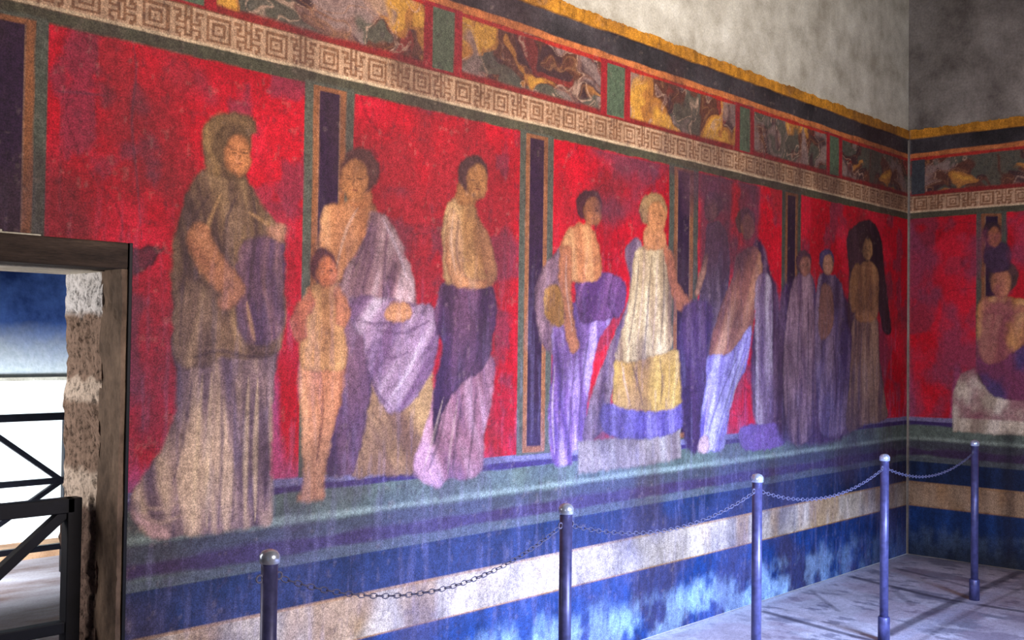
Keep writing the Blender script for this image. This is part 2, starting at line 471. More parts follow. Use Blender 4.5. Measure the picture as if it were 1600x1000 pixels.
# ------------------------------------------------------------------ LEFT WALL
def left_canvas():
    xs = []; x = -8.5
    while x < -0.004:
        xs.append(x)
        x += 0.012 if x < -6.85 else 0.0048 + (x+6.85)/6.85*0.006
    xs = [q for q in xs if q < -.02]+[-.016]
    zs = [0.004]
    while zs[-1] < 3.262:
        z = zs[-1]; zs.append(z+(0.0042 if z > 2.58 else 0.0060))
    cv = Canvas('left', np.array(xs), np.array(zs))
    P = {}
    P['ledge'] = cv.part('painted_ledge', None, 'painted green and violet ledge the figures stand on')
    P['base'] = cv.part('blue_base_band', None, 'blue base band with pale bloom')
    P['cream'] = cv.part('cream_stripe', None, 'cream and ochre stripe across the blue base')
    P['dark_upper'] = cv.part('navy_stripe', None, 'navy blue stripe above the cream stripe')
    P['olive'] = cv.part('olive_border')
    P['key'] = cv.part('key_pattern_band', None, 'cream Greek key band')
    P['frieze'] = cv.part('marbled_frieze', None, 'veined frieze in maroon and ochre')
    P['fillet'] = cv.part('orange_fillet')
    P['black'] = cv.part('black_band', None, 'blackish band under the yellow edge')
    P['yellow'] = cv.part('yellow_edge_band', None, 'worn ochre yellow top edge')
    borders(cv, P, -8.5, 0)
    # frieze dividers
    for a, b in ((-7.42, -7.28), (-6.19, -6.06), (-4.964, -4.838), (-3.751, -3.605), (-2.463, -2.345), (-1.30, -1.17)):
        d = cv.part('frieze_divider', None, 'green upright block in the frieze')
        cv.rect(a-.05, b+.05, Z_MEA+.005, Z_FRZ, (150, 34, 40))
        cv.rect(a, b, Z_MEA+.012, Z_FRZ-.018, (84, 98, 76), d)
    # red fields
    X = [(-8.5, -6.85), (-6.607, -5.622), (-5.383, -4.403), (-4.164, -3.190), (-2.905, -1.949), (-1.700, 0.0)]
    for i, (a, b) in enumerate(X):
        r = cv.part('red_panel')
        red_ground(cv, a, b, 1.05, Z_RED, r, 100+i*13)
    for i, (a, b) in enumerate([(-6.85, -6.607), (-5.622, -5.383), (-4.403, -4.164), (-3.190, -2.905), (-1.949, -1.700)]):
        p = cv.part('painted_pilaster'); s_ = cv.part('violet_strip', p)
        pilaster(cv, a, b, p, s_, dull=(1, 1, 1, .9, .8)[i])
    # explicit stains and cracks on the red
    for pts, wd, al in (([(205, 60), (212, 110), (205, 190), (213, 280), (222, 390)], .010, .6),
                        ([(75, 142), (130, 146), (170, 150)], .010, .5), ([(212, 130), (218, 165), (228, 170)], .06, .5),
                        ([(155, 130), (166, 150), (160, 165)], .05, .5), ([(310, 120), (330, 155)], .05, .4), ([(95, 160), (92, 330)], .008, .3)):
        cv.stroke(pts, wd, (90, 50, 66), al, .9)
    cv.shape([(205, 386), (235, 384), (258, 388), (240, 415), (205, 432)], (96, 34, 44), None, edge=.8, smooth=False)

    F = lambda label: cv.part('painted_figure', None, label)
    # --- figure 1: hooded standing woman with a train -------------------------------
    f = F('painted hooded standing figure in olive brown mantle with trailing skirt')
    skirt = cv.part('skirt', f); mantle = cv.part('mantle', f)
    cv.shape([(268, 520), (272, 570), (276, 610), (268, 660), (250, 700), (225, 740), (203, 775), (203, 808), (228, 840), (262, 842), (300, 838), (350, 832), (400, 824), (424, 812),
              (424, 740), (424, 660), (428, 600), (430, 540), (380, 520), (310, 515)], (140, 114, 112), skirt, fold=(4, 22, (88, 68, 84), (200, 170, 140), 8))
    cv.shape([(204, 800), (232, 838), (262, 840), (258, 826), (226, 806)], (206, 164, 156), skirt, edge=.2)
    for a, b in (((316, 580), (300, 832)), ((330, 582), (322, 830)), ((388, 585), (382, 820)), ((402, 590), (398, 815))):
        cv.stroke([a, ((a[0]+b[0])/2-2, (a[1]+b[1])/2), b], .020, (206, 178, 142), .6, .8)
    for a, b in (((300, 590), (268, 760)), ((345, 590), (340, 825)), ((415, 600), (412, 800)), ((365, 600), (362, 820))):
        cv.stroke([a, ((a[0]+b[0])/2+3, (a[1]+b[1])/2), b], .016, (74, 54, 78), .55, .8)
    for a, b in (((210, 790), (300, 770)), ((215, 805), (290, 800)), ((240, 745), (285, 720))):
        cv.stroke([a, ((a[0]+b[0])/2, (a[1]+b[1])/2+14), b], .014, (180, 150, 130), .6, .8)
    cv.shape([(322, 262), (296, 290), (282, 320), (270, 370), (266, 430), (270, 500), (276, 560), (300, 575), (340, 560), (385, 560), (430, 552), (446, 500), (442, 430), (444, 370),
              (430, 345), (408, 322), (390, 285), (365, 262)], (118, 90, 66), mantle, fold=(14, 20, (66, 46, 44), (170, 136, 96), 12))
    cv.shape([(370, 400), (398, 370), (440, 380), (443, 450), (440, 520), (400, 540), (368, 500)], (112, 80, 92), mantle, fold=(5, 24, (66, 44, 84), (170, 126, 120), 17))
    cv.shape([(272, 480), (300, 440), (335, 470), (336, 540), (332, 568), (290, 574), (272, 550)], (140, 112, 88), mantle, fold=(-12, 18, (96, 72, 60), (196, 162, 124), 19))
    for pts in ([(330, 300), (300, 350), (286, 440), (280, 540)], [(372, 300), (352, 350), (350, 420), (366, 470)], [(392, 300), (400, 350), (392, 420), (384, 520)], [(300, 560), (340, 548), (380, 556), (424, 560)]):
        cv.stroke(pts, .016, (60, 42, 44), .6, .8)
    for pts in ([(345, 300), (322, 360), (310, 430)], [(385, 330), (420, 352), (440, 368)], [(384, 470), (392, 510), (398, 535)]):
        cv.stroke(pts, .016, (196, 150, 100), .55, .9)
    arm = cv.part('arm', f)
    cv.shape([(300, 350), (322, 352), (336, 385), (356, 412), (378, 436), (376, 458), (352, 462), (324, 440), (302, 410), (292, 380)], (172, 116, 80), arm, fold=(50, 12, (126, 76, 56), (206, 156, 112), 4))
    cv.shape([(352, 440), (374, 438), (380, 456), (368, 480), (346, 484), (340, 470), (350, 458)], (180, 122, 92), arm)
    cv.shape([(418, 356), (436, 348), (447, 356), (444, 374), (430, 376), (420, 368)], (190, 136, 108), arm)
    cv.shape([(318, 250), (314, 215), (320, 190), (342, 176), (370, 176), (394, 186), (400, 205), (392, 216), (388, 260), (372, 282), (345, 278), (322, 272)], (112, 84, 58), mantle, fold=(10, 16, (74, 50, 40), (150, 116, 74), 6))
    head(cv, f, 366, 238, 50, 70, (190, 122, 76), (104, 74, 54), .5, cover=(104, 78, 54))

    # --- figure 2: seated bare shouldered figure in a lilac mantle --------------------
    f = F('painted seated bare shouldered figure wrapped in a lilac mantle')
    bench = cv.part('bench_drape', f); rb = cv.part('mantle', f); sk = cv.part('torso', f)
    cv.shape([(560, 560), (620, 590), (668, 570), (676, 620), (672, 680), (650, 738), (600, 742), (548, 744), (555, 690), (562, 620)], (146, 112, 82), bench, fold=(30, 10, (108, 76, 66), (176, 140, 96), 6), edge=.3)
    cv.shape([(530, 480), (575, 500), (584, 560), (574, 640), (560, 710), (545, 744), (506, 738), (512, 680), (526, 610), (534, 560)], (98, 68, 92), bench, fold=(6, 16, (62, 42, 78), (128, 92, 106), 7))
    cv.shape([(508, 322), (535, 316), (566, 312), (590, 330), (574, 370), (548, 410), (530, 440), (510, 436), (497, 410), (499, 350)], (204, 142, 96), sk, fold=(10, 10, (170, 108, 70), (232, 178, 124), 3))
    cv.shape([(578, 330), (600, 336), (622, 368), (634, 400), (646, 440), (648, 480), (622, 500), (590, 510), (545, 508), (530, 470), (534, 430), (556, 396), (572, 362)], (158, 120, 124), rb, fold=(-14, 18, (98, 64, 86), (200, 170, 170), 9))
    cv.shape([(540, 470), (580, 462), (640, 474), (676, 480), (684, 520), (680, 560), (664, 600), (640, 632), (612, 646), (590, 622), (574, 580), (566, 530), (548, 505)], (166, 136, 156), rb, fold=(-38, 14, (104, 70, 104), (204, 184, 196), 10))
    for pts in ([(582, 345), (566, 385), (548, 430)], [(604, 350), (600, 420), (596, 480)], [(575, 580), (590, 615), (612, 640)], [(556, 500), (600, 506), (650, 486)], [(590, 516), (630, 520), (672, 500)], [(600, 545), (612, 560), (640, 548)]):
        cv.stroke(pts, .016, (88, 56, 84), .6, .8)
    for pts in ([(596, 340), (620, 390), (636, 440)], [(660, 520), (640, 575), (612, 618)]):
        cv.stroke(pts, .016, (214, 196, 206), .5, .9)
    cv.shape([(608, 476), (630, 472), (642, 486), (636, 500), (612, 504), (600, 492)], (196, 138, 96), sk)
    cv.shape([(548, 290), (575, 288), (580, 318), (560, 328), (544, 318)], (186, 118, 74), sk)
    head(cv, f, 558, 278, 50, 74, (204, 136, 84), (92, 54, 50), -.45)

    # --- figure 3: child in a short ochre tunic ---------------------------------------
    f = F('painted child in a pale ochre tunic, front left of the lilac mantle')
    sk = cv.part('legs', f); tn = cv.part('tunic', f)
    cv.shape([(474, 560), (534, 560), (538, 600), (528, 640), (516, 690), (508, 740), (506, 776), (490, 784), (464, 782), (472, 750), (472, 700), (468, 640), (466, 600)], (196, 130, 94), sk, fold=(3, 12, (156, 98, 78), (224, 164, 122), 5))
    cv.stroke([(504, 600), (502, 660), (492, 730)], .014, (132, 80, 66), .7, .8)
    cv.shape([(484, 446), (520, 444), (534, 470), (538, 520), (540, 572), (505, 580), (470, 574), (470, 520), (474, 470)], (198, 148, 96), tn, fold=(4, 16, (164, 112, 70), (226, 190, 130), 3))
    cv.shape([(484, 448), (474, 462), (460, 480), (452, 505), (462, 530), (478, 528), (480, 500), (492, 475)], (186, 110, 80), cv.part('arm', f), fold=(20, 12, (150, 76, 62), (214, 150, 106), 4))
    cv.shape([(522, 450), (538, 462), (546, 490), (538, 512), (524, 500)], (186, 120, 86), cv.part('arm', f))
    head(cv, f, 507, 422, 36, 54, (190, 112, 74), (88, 46, 48), .3)

    # --- figure 4: standing woman, ochre top, violet overskirt ------------------------
    f = F('painted standing woman in ochre top and dark violet wrapped skirt')
    pk = cv.part('underskirt', f); vs = cv.part('overskirt', f); tp = cv.part('top', f)
    cv.shape([(690, 580), (740, 560), (770, 560), (768, 620), (756, 680), (752, 735), (728, 748), (700, 748), (682, 756), (660, 752), (646, 730), (652, 700), (668, 650)], (176, 120, 134), pk, fold=(14, 16, (128, 84, 118), (216, 168, 180), 4))
    cv.shape([(652, 700), (668, 690), (690, 752), (676, 760), (646, 738)], (196, 150, 170), pk, edge=.3)
    cv.shape([(694, 440), (730, 432), (766, 444), (775, 480), (770, 530), (756, 575), (722, 600), (694, 640), (678, 690), (674, 640), (680, 590), (690, 540), (676, 500), (682, 465)], (76, 44, 78), vs, fold=(-6, 14, (46, 26, 60), (122, 78, 106), 15))
    cv.shape([(700, 318), (724, 308), (742, 320), (750, 348), (754, 380), (758, 420), (764, 446), (730, 442), (696, 442), (692, 400), (690, 350)], (196, 146, 90), tp, fold=(4, 14, (140, 92, 54), (228, 184, 128), 9))
    cv.shape([(700, 330), (714, 334), (722, 380), (724, 420), (736, 436), (762, 436), (768, 446), (724, 452), (700, 436), (694, 380)], (200, 138, 92), cv.part('arm', f), fold=(8, 12, (160, 100, 64), (230, 180, 130), 2))
    cv.shape([(746, 345), (760, 362), (772, 400), (774, 436), (762, 440), (754, 400)], (170, 116, 76), cv.part('arm', f))
    cv.shape([(716, 286), (738, 290), (742, 318), (722, 322), (712, 312)], (186, 126, 72), tp)
    head(cv, f, 741, 280, 40, 60, (196, 134, 78), (84, 52, 50), .45)

    # --- figure 5: bending woman with lilac skirt --------------------------------------
    f = F('painted woman in lilac skirt with an ochre bundle, behind the cream robed figure')
    lk = cv.part('skirt', f); tp = cv.part('top', f); bn = cv.part('bundle', f)
    cv.shape([(838, 440), (862, 400), (878, 390), (884, 450), (880, 540), (870, 560), (848, 540), (836, 490)], (112, 82, 92), lk, fold=(-8, 14, (76, 52, 76), (150, 116, 120), 6))
    cv.shape([(866, 500), (900, 470), (944, 480), (960, 490), (936, 530), (928, 560), (918, 620), (912, 690), (894, 706), (892, 726), (866, 726), (858, 700), (856, 640), (862, 560)], (128, 92, 146), lk, fold=(4, 20, (78, 52, 112), (186, 160, 204), 7))
    cv.shape([(900, 430), (935, 424), (975, 440), (972, 490), (940, 500), (905, 500)], (110, 68, 112), lk, fold=(-25, 14, (74, 42, 86), (152, 108, 150), 4))
    cv.shape([(876, 380), (900, 350), (924, 356), (936, 390), (938, 430), (918, 440), (894, 440), (878, 430)], (188, 122, 78), tp, fold=(6, 14, (148, 88, 54), (214, 158, 104), 5))
    cv.shape([(876, 385), (892, 390), (892, 450), (896, 500), (904, 545), (890, 550), (878, 500), (872, 430)], (194, 122, 80), cv.part('arm', f))
    cv.shape([(852, 452), (872, 446), (880, 480), (878, 508), (860, 508), (850, 486)], (196, 144, 62), bn, fold=(0, 12, (150, 100, 40), (222, 176, 90), 3))
    head(cv, f, 922, 328, 34, 50, (180, 112, 72), (78, 38, 44), .4)

    # --- figure 6: seated woman in cream robe on a stone bench -------------------------
    f = F('painted seated figure in cream robe over yellow cloth and stone bench')
    bk = cv.part('back_cloth', f); st = cv.part('stone_bench', f); hm = cv.part('violet_hem', f); yl = cv.part('yellow_cloth', f); cr = cv.part('cream_robe', f)
    cv.shape([(975, 390), (1002, 380), (1004, 500), (986, 560), (960, 600), (944, 670), (910, 690), (922, 620), (944, 560), (968, 500), (984, 450)], (114, 88, 104), bk, fold=(-12, 18, (82, 60, 86), (158, 134, 140), 8))
    cv.shape([(902, 690), (960, 684), (1020, 680), (1062, 670), (1064, 716), (1000, 728), (940, 736), (902, 742)], (146, 130, 124), st, smooth=False, fold=(10, 9, (112, 94, 96), (178, 168, 160), 3))
    cv.shape([(938, 636), (960, 630), (1010, 640), (1066, 628), (1070, 660), (1040, 680), (990, 686), (944, 676)], (104, 88, 148), hm, fold=(3, 20, (74, 58, 120), (138, 124, 180), 6))
    cv.shape([(962, 560), (1000, 548), (1040, 546), (1064, 552), (1068, 590), (1068, 626), (1040, 640), (1000, 642), (958, 632), (958, 596)], (198, 158, 84), yl, fold=(-8, 9, (160, 118, 70), (226, 192, 120), 4))
    cv.shape([(992, 394), (1020, 380), (1044, 392), (1052, 440), (1048, 490), (1048, 545), (1020, 556), (985, 566), (960, 556), (976, 500), (984, 450)], (190, 162, 118), cr, fold=(2, 18, (134, 104, 84), (224, 200, 156), 5))
    cv.shape([(1036, 384), (1050, 396), (1058, 440), (1072, 462), (1084, 486), (1074, 494), (1056, 480), (1044, 440)], (192, 116, 80), cv.part('arm', f))
    cv.shape([(1010, 350), (1032, 352), (1040, 384), (1018, 392), (1004, 384)], (196, 132, 86), cr)
    head(cv, f, 1022, 336, 36, 54, (196, 132, 84), (160, 124, 82), .45)

    # --- figures 7, 8 -------------------------------------------------------------------
    f = F('painted standing figure in dark grey violet robe behind the leaning figure')
    rb = cv.part('robe', f)
    cv.shape([(1104, 350), (1122, 346), (1136, 370), (1140, 420), (1134, 480), (1120, 540), (1110, 600), (1090, 600), (1094, 520), (1092, 450), (1100, 400)], (84, 66, 84), rb, fold=(4, 18, (54, 38, 60), (124, 102, 116), 5))
    cv.shape([(1100, 400), (1106, 404), (1098, 440), (1090, 462), (1084, 458), (1090, 436)], (178, 128, 100), cv.part('arm', f))
    head(cv, f, 1112, 326, 24, 44, (142, 98, 78), (64, 38, 42), -.3)
    g_ = cv.part('painted_backdrop', None, 'dark violet painted mass around the leaning figure')
    cv.shape([(1060, 500), (1080, 470), (1112, 480), (1104, 560), (1096, 690), (1072, 700), (1062, 600)], (76, 50, 86), g_, fold=(2, 14, (50, 34, 66), (110, 84, 110), 15), edge=.1, soft=.02)
    cv.shape([(1176, 380), (1192, 384), (1204, 430), (1216, 470), (1216, 660), (1180, 664), (1172, 560), (1182, 470)], (72, 44, 70), g_, fold=(2, 14, (46, 28, 54), (106, 78, 98), 16), edge=.1, soft=.02)
    f = F('painted leaning figure in rose brown tunic and pale lilac skirt')
    sk = cv.part('skirt', f); tn = cv.part('tunic', f)
    cv.shape([(1150, 400), (1175, 385), (1188, 400), (1190, 440), (1180, 480), (1172, 530), (1160, 560), (1135, 575), (1110, 570), (1108, 540), (1118, 500), (1132, 460), (1144, 430)], (164, 112, 88), tn, fold=(-28, 12, (124, 76, 70), (198, 148, 118), 6))
    cv.shape([(1106, 556), (1140, 552), (1172, 510), (1166, 570), (1148, 610), (1138, 650), (1130, 700), (1112, 706), (1094, 700), (1094, 650), (1102, 600)], (146, 132, 190), sk, fold=(-20, 18, (96, 78, 156), (198, 190, 226), 8))
    cv.shape([(1094, 684), (1104, 680), (1108, 700), (1100, 708), (1090, 704)], (206, 170, 172), cv.part('foot', f))
    head(cv, f, 1166, 352, 26, 44, (164, 104, 66), (84, 50, 44), .35)
    # altar-like column base and stool
    f = cv.part('painted_pedestal', None, 'painted violet pedestal with pale shaft')
    cv.shape([(1180, 440), (1204, 440), (1206, 560), (1206, 668), (1182, 668), (1180, 560)], (132, 108, 128), f, fold=(0, 16, (92, 68, 100), (186, 168, 176), 5), alpha=.85)
    cv.shape([(1156, 668), (1190, 662), (1222, 664), (1226, 692), (1190, 704), (1158, 700)], (112, 84, 140), f, edge=.2)

    # --- figures 9-11 ------------------------------------------------------------------
    f = cv.part('painted_backdrop', None, 'dim violet painted mass behind the seated pair')  # dark violet fill around the painted pair
    cv.shape([(1216, 470), (1240, 440), (1280, 500), (1310, 450), (1338, 520), (1332, 672), (1224, 690), (1214, 600)], (70, 44, 74), f, fold=(2, 14, (48, 30, 58), (104, 78, 98), 14), edge=.1, soft=.03)
    f = F('painted seated figure in dim rose and blue robes, left one of the seated pair')
    rb = cv.part('robe', f)
    cv.shape([(1238, 440), (1256, 425), (1272, 440), (1276, 520), (1274, 600), (1268, 680), (1236, 690), (1224, 620), (1226, 520)], (104, 76, 92), rb, fold=(3, 18, (66, 46, 82), (150, 118, 126), 9))
    head(cv, f, 1256, 414, 20, 36, (140, 92, 78), (76, 48, 58), .3)
    f = F('painted seated figure in violet blue cloak, right one of the seated pair')
    rb = cv.part('robe', f)
    cv.shape([(1276, 440), (1296, 428), (1314, 444), (1322, 500), (1330, 560), (1326, 620), (1320, 672), (1284, 680), (1276, 620), (1272, 540)], (96, 76, 104), rb, fold=(-5, 18, (62, 46, 82), (142, 116, 134), 12))
    cv.shape([(1282, 450), (1298, 450), (1302, 500), (1290, 530), (1278, 520)], (140, 96, 84), rb)
    head(cv, f, 1292, 412, 20, 36, (156, 110, 88), (70, 56, 90), .3)
    f = F('painted standing figure in brown robe under a dark cloak, beside the corner')
    ck = cv.part('cloak', f); rb = cv.part('robe', f)
    cv.shape([(1322, 372), (1338, 350), (1362, 346), (1376, 372), (1382, 430), (1388, 480), (1392, 520), (1378, 516), (1370, 480), (1340, 480), (1334, 520), (1324, 500), (1326, 430)], (54, 34, 42), ck, fold=(8, 12, (32, 20, 30), (84, 56, 66), 5))
    cv.shape([(1334, 496), (1368, 492), (1374, 560), (1382, 620), (1384, 655), (1350, 664), (1322, 672), (1326, 600), (1330, 540)], (128, 98, 84), rb, fold=(2, 18, (80, 56, 62), (164, 132, 106), 6))
    cv.shape([(1340, 420), (1356, 408), (1370, 420), (1372, 460), (1368, 500), (1336, 500), (1340, 460)], (158, 112, 74), cv.part('torso', f), fold=(5, 12, (112, 72, 52), (186, 140, 96), 3))
    cv.shape([(1334, 414), (1344, 416), (1340, 450), (1342, 480), (1330, 486), (1326, 450)], (150, 106, 70), cv.part('arm', f))
    head(cv, f, 1354, 388, 18, 38, (166, 124, 84), (50, 32, 34), .2)

    # extra folds, dark then light
    for pts in ([(700, 460), (706, 520), (692, 590)], [(728, 450), (736, 510), (716, 580)], [(752, 455), (756, 520), (738, 575)], [(700, 620), (684, 690), (668, 735)],
                [(724, 610), (712, 680), (706, 740)], [(744, 600), (738, 670), (730, 740)], [(716, 340), (712, 390), (720, 430)], [(880, 560), (874, 630), (872, 715)],
                [(900, 540), (892, 620), (886, 715)], [(920, 520), (908, 600), (902, 690)], [(998, 400), (992, 470), (980, 545)], [(1018, 396), (1012, 470), (1006, 550)],
                [(1036, 400), (1036, 470), (1030, 545)], [(984, 560), (996, 600), (1004, 636)], [(1030, 556), (1034, 600), (1030, 636)], [(1164, 540), (1140, 610), (1116, 690)],
                [(1150, 560), (1124, 620), (1104, 680)], [(1250, 450), (1246, 540), (1244, 660)], [(1262, 460), (1262, 560), (1258, 660)], [(1300, 520), (1306, 600), (1304, 666)],
                [(1346, 505), (1342, 590), (1340, 655)], [(1360, 505), (1364, 590), (1366, 655)], [(960, 420), (950, 470), (962, 500)]):
        cv.stroke(pts, .018, (48, 30, 52), .5, .8)
    for pts in ([(708, 330), (704, 380), (712, 430)], [(692, 620), (674, 690), (660, 735)], [(716, 615), (704, 690), (698, 745)], [(1006, 400), (1002, 470), (994, 545)], [(1026, 396), (1024, 470), (1018, 550)],
                [(866, 570), (862, 640), (866, 712)], [(1172, 540), (1150, 600), (1124, 690)], [(1112, 580), (1104, 640), (1098, 690)], [(970, 566), (976, 600), (984, 634)], [(1352, 505), (1350, 590), (1350, 655)],
                [(560, 322), (540, 360), (524, 420)], [(884, 400), (884, 450), (894, 520)]):
        cv.stroke(pts, .014, (220, 190, 170), .4, .9)
    # wear: mottled violet-grey loss in the area above figures 7-8 and under panel tops; vertical salt streaks
    S, T = cv.S, cv.T
    red_zone = sstep(T, 1.04, 1.07)*(1-sstep(T, 2.55, 2.57))
    q = red_zone*sstep(S, -3.95, -3.8)*(1-sstep(S, -2.3, -2.2))*sstep(T+.25*(fbm(S*4, T*4, 61, 4)-.5)*2, 2.30, 2.50)*.75
    cv.veil(q, (92, 58, 74))
    q = red_zone*sstep(S, -2.92, -2.85)*(1-sstep(S, -2.25, -2.15))*sstep(fbm(S*6, T*4, 62, 4), .30, .52)*sstep(T, 1.9, 2.1)*.75
    cv.veil(q, (84, 52, 68))
    q = sstep(fbm(S*40, T*5, 63, 4), .56, .74)*.13*(1-sstep(T, 1.4, 2.4))
    cv.veil(q, (150, 140, 178))
    q = sstep(fbm(S*3.2, T*2.6, 65, 5), .42, .70)*.48
    cv.veil(q, (64, 44, 46))
    q = sstep(fbm(S*42, T*30, 66, 3), .66, .80)*.30
    cv.veil(q, (58, 40, 48))
    q = sstep(fbm(S*36, T*30, 67, 3), .72, .80)*.08
    cv.veil(q, (196, 168, 150))
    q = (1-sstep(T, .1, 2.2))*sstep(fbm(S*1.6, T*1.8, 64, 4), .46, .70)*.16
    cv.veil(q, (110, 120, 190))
    q = np.exp(-((S+.0)/.014)**2)*sstep(T, .1, .3)*.45
    cv.veil(q, (150, 146, 140))
    # ragged losses: doorway, broken plaster above the beam, ragged upper edge
    edge_top = 3.243+(fbm(S*14, T*0, 71, 4)-.5)*.022
    cv.pid[T > edge_top] = -1
    brk = 1.872+(fbm(S*7, T*0, 72, 4)-.5)*.05+np.clip((-6.42-S), 0, 1)*.06*(S < -6.42)
    cv.pid[(T < brk) & (S < -6.315)] = -1
    # the yellow edge stands a little proud of the wall
    cv.off += .010*sstep(T, Z_BLK-.006, Z_BLK+.004)
    return cv

# ------------------------------------------------------------------ BACK WALL (right of the corner)
def back_canvas():
    ys = np.arange(-2.6, -0.003, 0.0085); ys = ys[ys < -.02]; ys = np.append(ys, -0.016)
    zs = [0.004]
    while zs[-1] < 3.262:
        z = zs[-1]; zs.append(z+(0.0065 if z > 2.58 else 0.0085))
    cv = Canvas('back', ys, np.array(zs))
    P = {}
    P['ledge'] = cv.part('painted_ledge'); P['base'] = cv.part('blue_base_band'); P['cream'] = cv.part('ochre_stripe', None, 'brown and ochre stripe across the blue base')
    P['dark_upper'] = cv.part('navy_stripe'); P['olive'] = cv.part('olive_border'); P['key'] = cv.part('key_pattern_band')
    P['frieze'] = cv.part('marbled_frieze'); P['fillet'] = cv.part('orange_fillet'); P['black'] = cv.part('black_band'); P['yellow'] = cv.part('yellow_edge_band')
    borders(cv, P, -2.6, 0)
    S, T = cv.S, cv.T
    w_ = (slice(None), slice(None))
    m_ = sstep(T, .37, .378)*(1-sstep(T, .55, .558))
    cv.put(w_, m_*.65, lin((132, 98, 72))*(0.5+fbm(S*8, T*4, 5, 4)[..., None]))
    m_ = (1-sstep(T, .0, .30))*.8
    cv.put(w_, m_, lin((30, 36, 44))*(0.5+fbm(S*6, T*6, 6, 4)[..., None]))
    d = cv.part('frieze_divider'); cv.rect(-1.30, -1.17, Z_MEA+.012, Z_FRZ-.018, (84, 98, 76), d)
    d = cv.part('frieze_divider'); cv.rect(-0.13, -0.03, Z_MEA+.012, Z_FRZ-.018, (64, 66, 70), d)
    for i, (a, b) in enumerate(((-.515, 0.0), (-1.75, -.73), (-2.6, -1.95))):
        red_ground(cv, a, b, 1.05, Z_RED, cv.part('red_panel'), 300+i*7)
    for a, b in ((-.73, -.515), (-1.95, -1.75)):
        p = cv.part('painted_pilaster'); s_ = cv.part('violet_strip', p)
        pilaster(cv, a, b, p, s_, dull=.9)
    f = cv.part('painted_figure', None, 'painted seated figure in ochre top and dark violet drape beside white stone')
    st = cv.part('stone_seat', f); dr = cv.part('drape', f); tp = cv.part('top', f)
    cv.shape([(1500, 584), (1522, 576), (1534, 600), (1580, 610), (1610, 620), (1620, 680), (1560, 680), (1490, 674), (1488, 620)], (190, 176, 156), st, fold=(20, 8, (140, 122, 108), (222, 212, 196), 4), smooth=False)
    cv.shape([(1525, 560), (1560, 560), (1610, 525), (1640, 540), (1640, 610), (1600, 625), (1560, 622), (1536, 600)], (62, 46, 92), dr, fold=(-40, 10, (40, 30, 66), (96, 76, 124), 6))
    cv.shape([(1530, 470), (1560, 462), (1600, 468), (1630, 480), (1626, 520), (1590, 545), (1562, 566), (1540, 568), (1528, 545), (1526, 500)], (196, 140, 86), tp, fold=(10, 12, (150, 98, 60), (222, 176, 118), 4))
    cv.shape([(1534, 468), (1560, 474), (1600, 476), (1600, 488), (1560, 492), (1532, 486)], (200, 138, 94), cv.part('arm', f))
    head(cv, f, 1566, 440, 38, 50, (176, 116, 84), (82, 56, 54), -.2)
    f = cv.part('painted_figure', None, 'painted half hidden bust above the seated figure')
    cv.shape([(1540, 385), (1570, 378), (1582, 400), (1570, 425), (1540, 420)], (66, 44, 66), cv.part('robe', f))
    head(cv, f, 1552, 368, 26, 34, (150, 92, 62), (56, 36, 44), .3)
    # losses and stains on the red, a dark upright strip, a pale corner line
    cv.veil(sstep(T, 1.05, 1.07)*(1-sstep(T, 2.5, 2.56))*sstep(fbm(S*6, T*4, 81, 5), .36, .66)*.75, (128, 58, 84))
    cv.veil(np.exp(-((S+.75)/.05)**2)*(1-sstep(T, .95, 1.05))*.55, (24, 22, 34))  # dark upright strip below the ledge
    cv.veil(np.exp(-((S+.0)/.018)**2)*sstep(T, .1, .3)*.4, (150, 146, 150))
    edge_top = 3.243+(fbm(S*14, T*0, 91, 4)-.5)*.024
    cv.pid[T > edge_top] = -1
    cv.off += .010*sstep(T, Z_BLK-.006, Z_BLK+.004)
    return cv

# ------------------------------------------------------------------ FLOOR (worn mosaic of the painted room)
def floor_canvas():
    cv = Canvas('floor', np.arange(-9.6, 0.001, 0.016), np.arange(-5.2, 0.001, 0.012))
    cv.part('floor'); cv.pid[:] = 0
    S, T = cv.S, cv.T
    n = fbm(S*2.5, T*2.5, 5, 5)[..., None]; n2 = fbm(S*12, T*12, 7, 4)[..., None]
    cv.col[:] = lin((206, 200, 206))*(0.5+.6*n+.5*n2)
    st = np.maximum(sstep(fbm(S*5, T*3, 8, 4), .56, .68)*.6, sstep(fbm(S*16, T*9, 28, 4), .60, .70)*.6)[..., None]
    cv.col = cv.col*(1-st)+lin((88, 86, 110))*st
    pk = (sstep(fbm(S*3, T*3, 18, 4), .50, .62)*.4)[..., None]
    cv.col = cv.col*(1-pk)+lin((176, 150, 158))*pk
    # black mosaic border lines
    for pts, wd, al in (([(1195, 956), (1300, 985), (1420, 1015)], .05, .75), ([(1326, 900), (1400, 918), (1482, 937), (1640, 962)], .055, .7),
                        ([(1385, 992), (1480, 945), (1620, 882)], .06, .7), ([(1400, 888), (1480, 908), (1530, 922)], .04, .45), ([(1440, 1000), (1530, 950), (1640, 900)], .03, .3),
                        ([(1270, 925), (1310, 955)], .03, .4), ([(1400, 925), (1425, 945)], .05, .4)):
        cv.stroke(pts, wd, (58, 52, 70), al, .5)
    cv.stroke([(1405, 998), (1500, 951), (1630, 893)], .08, (200, 198, 214), .5, .6)
    # pale salty edge along the painted wall
    q = np.exp(-((T+.03)/.035)**2)*.75*(S > -4.8)
    cv.veil(q, (226, 226, 232))
    q = np.exp(-((S+.04)/.10)**2)*.5
    cv.veil(q, (150, 150, 166))
    return cv

# ------------------------------------------------------------------ structure
def poly_wall(name, boxes, mat, label=None):
    bm = bmesh.new()
    for b in boxes: box(bm, *b)
    o = obj(name, bm, mat); o['kind'] = 'structure'
    if label: o['label'] = label
    return o

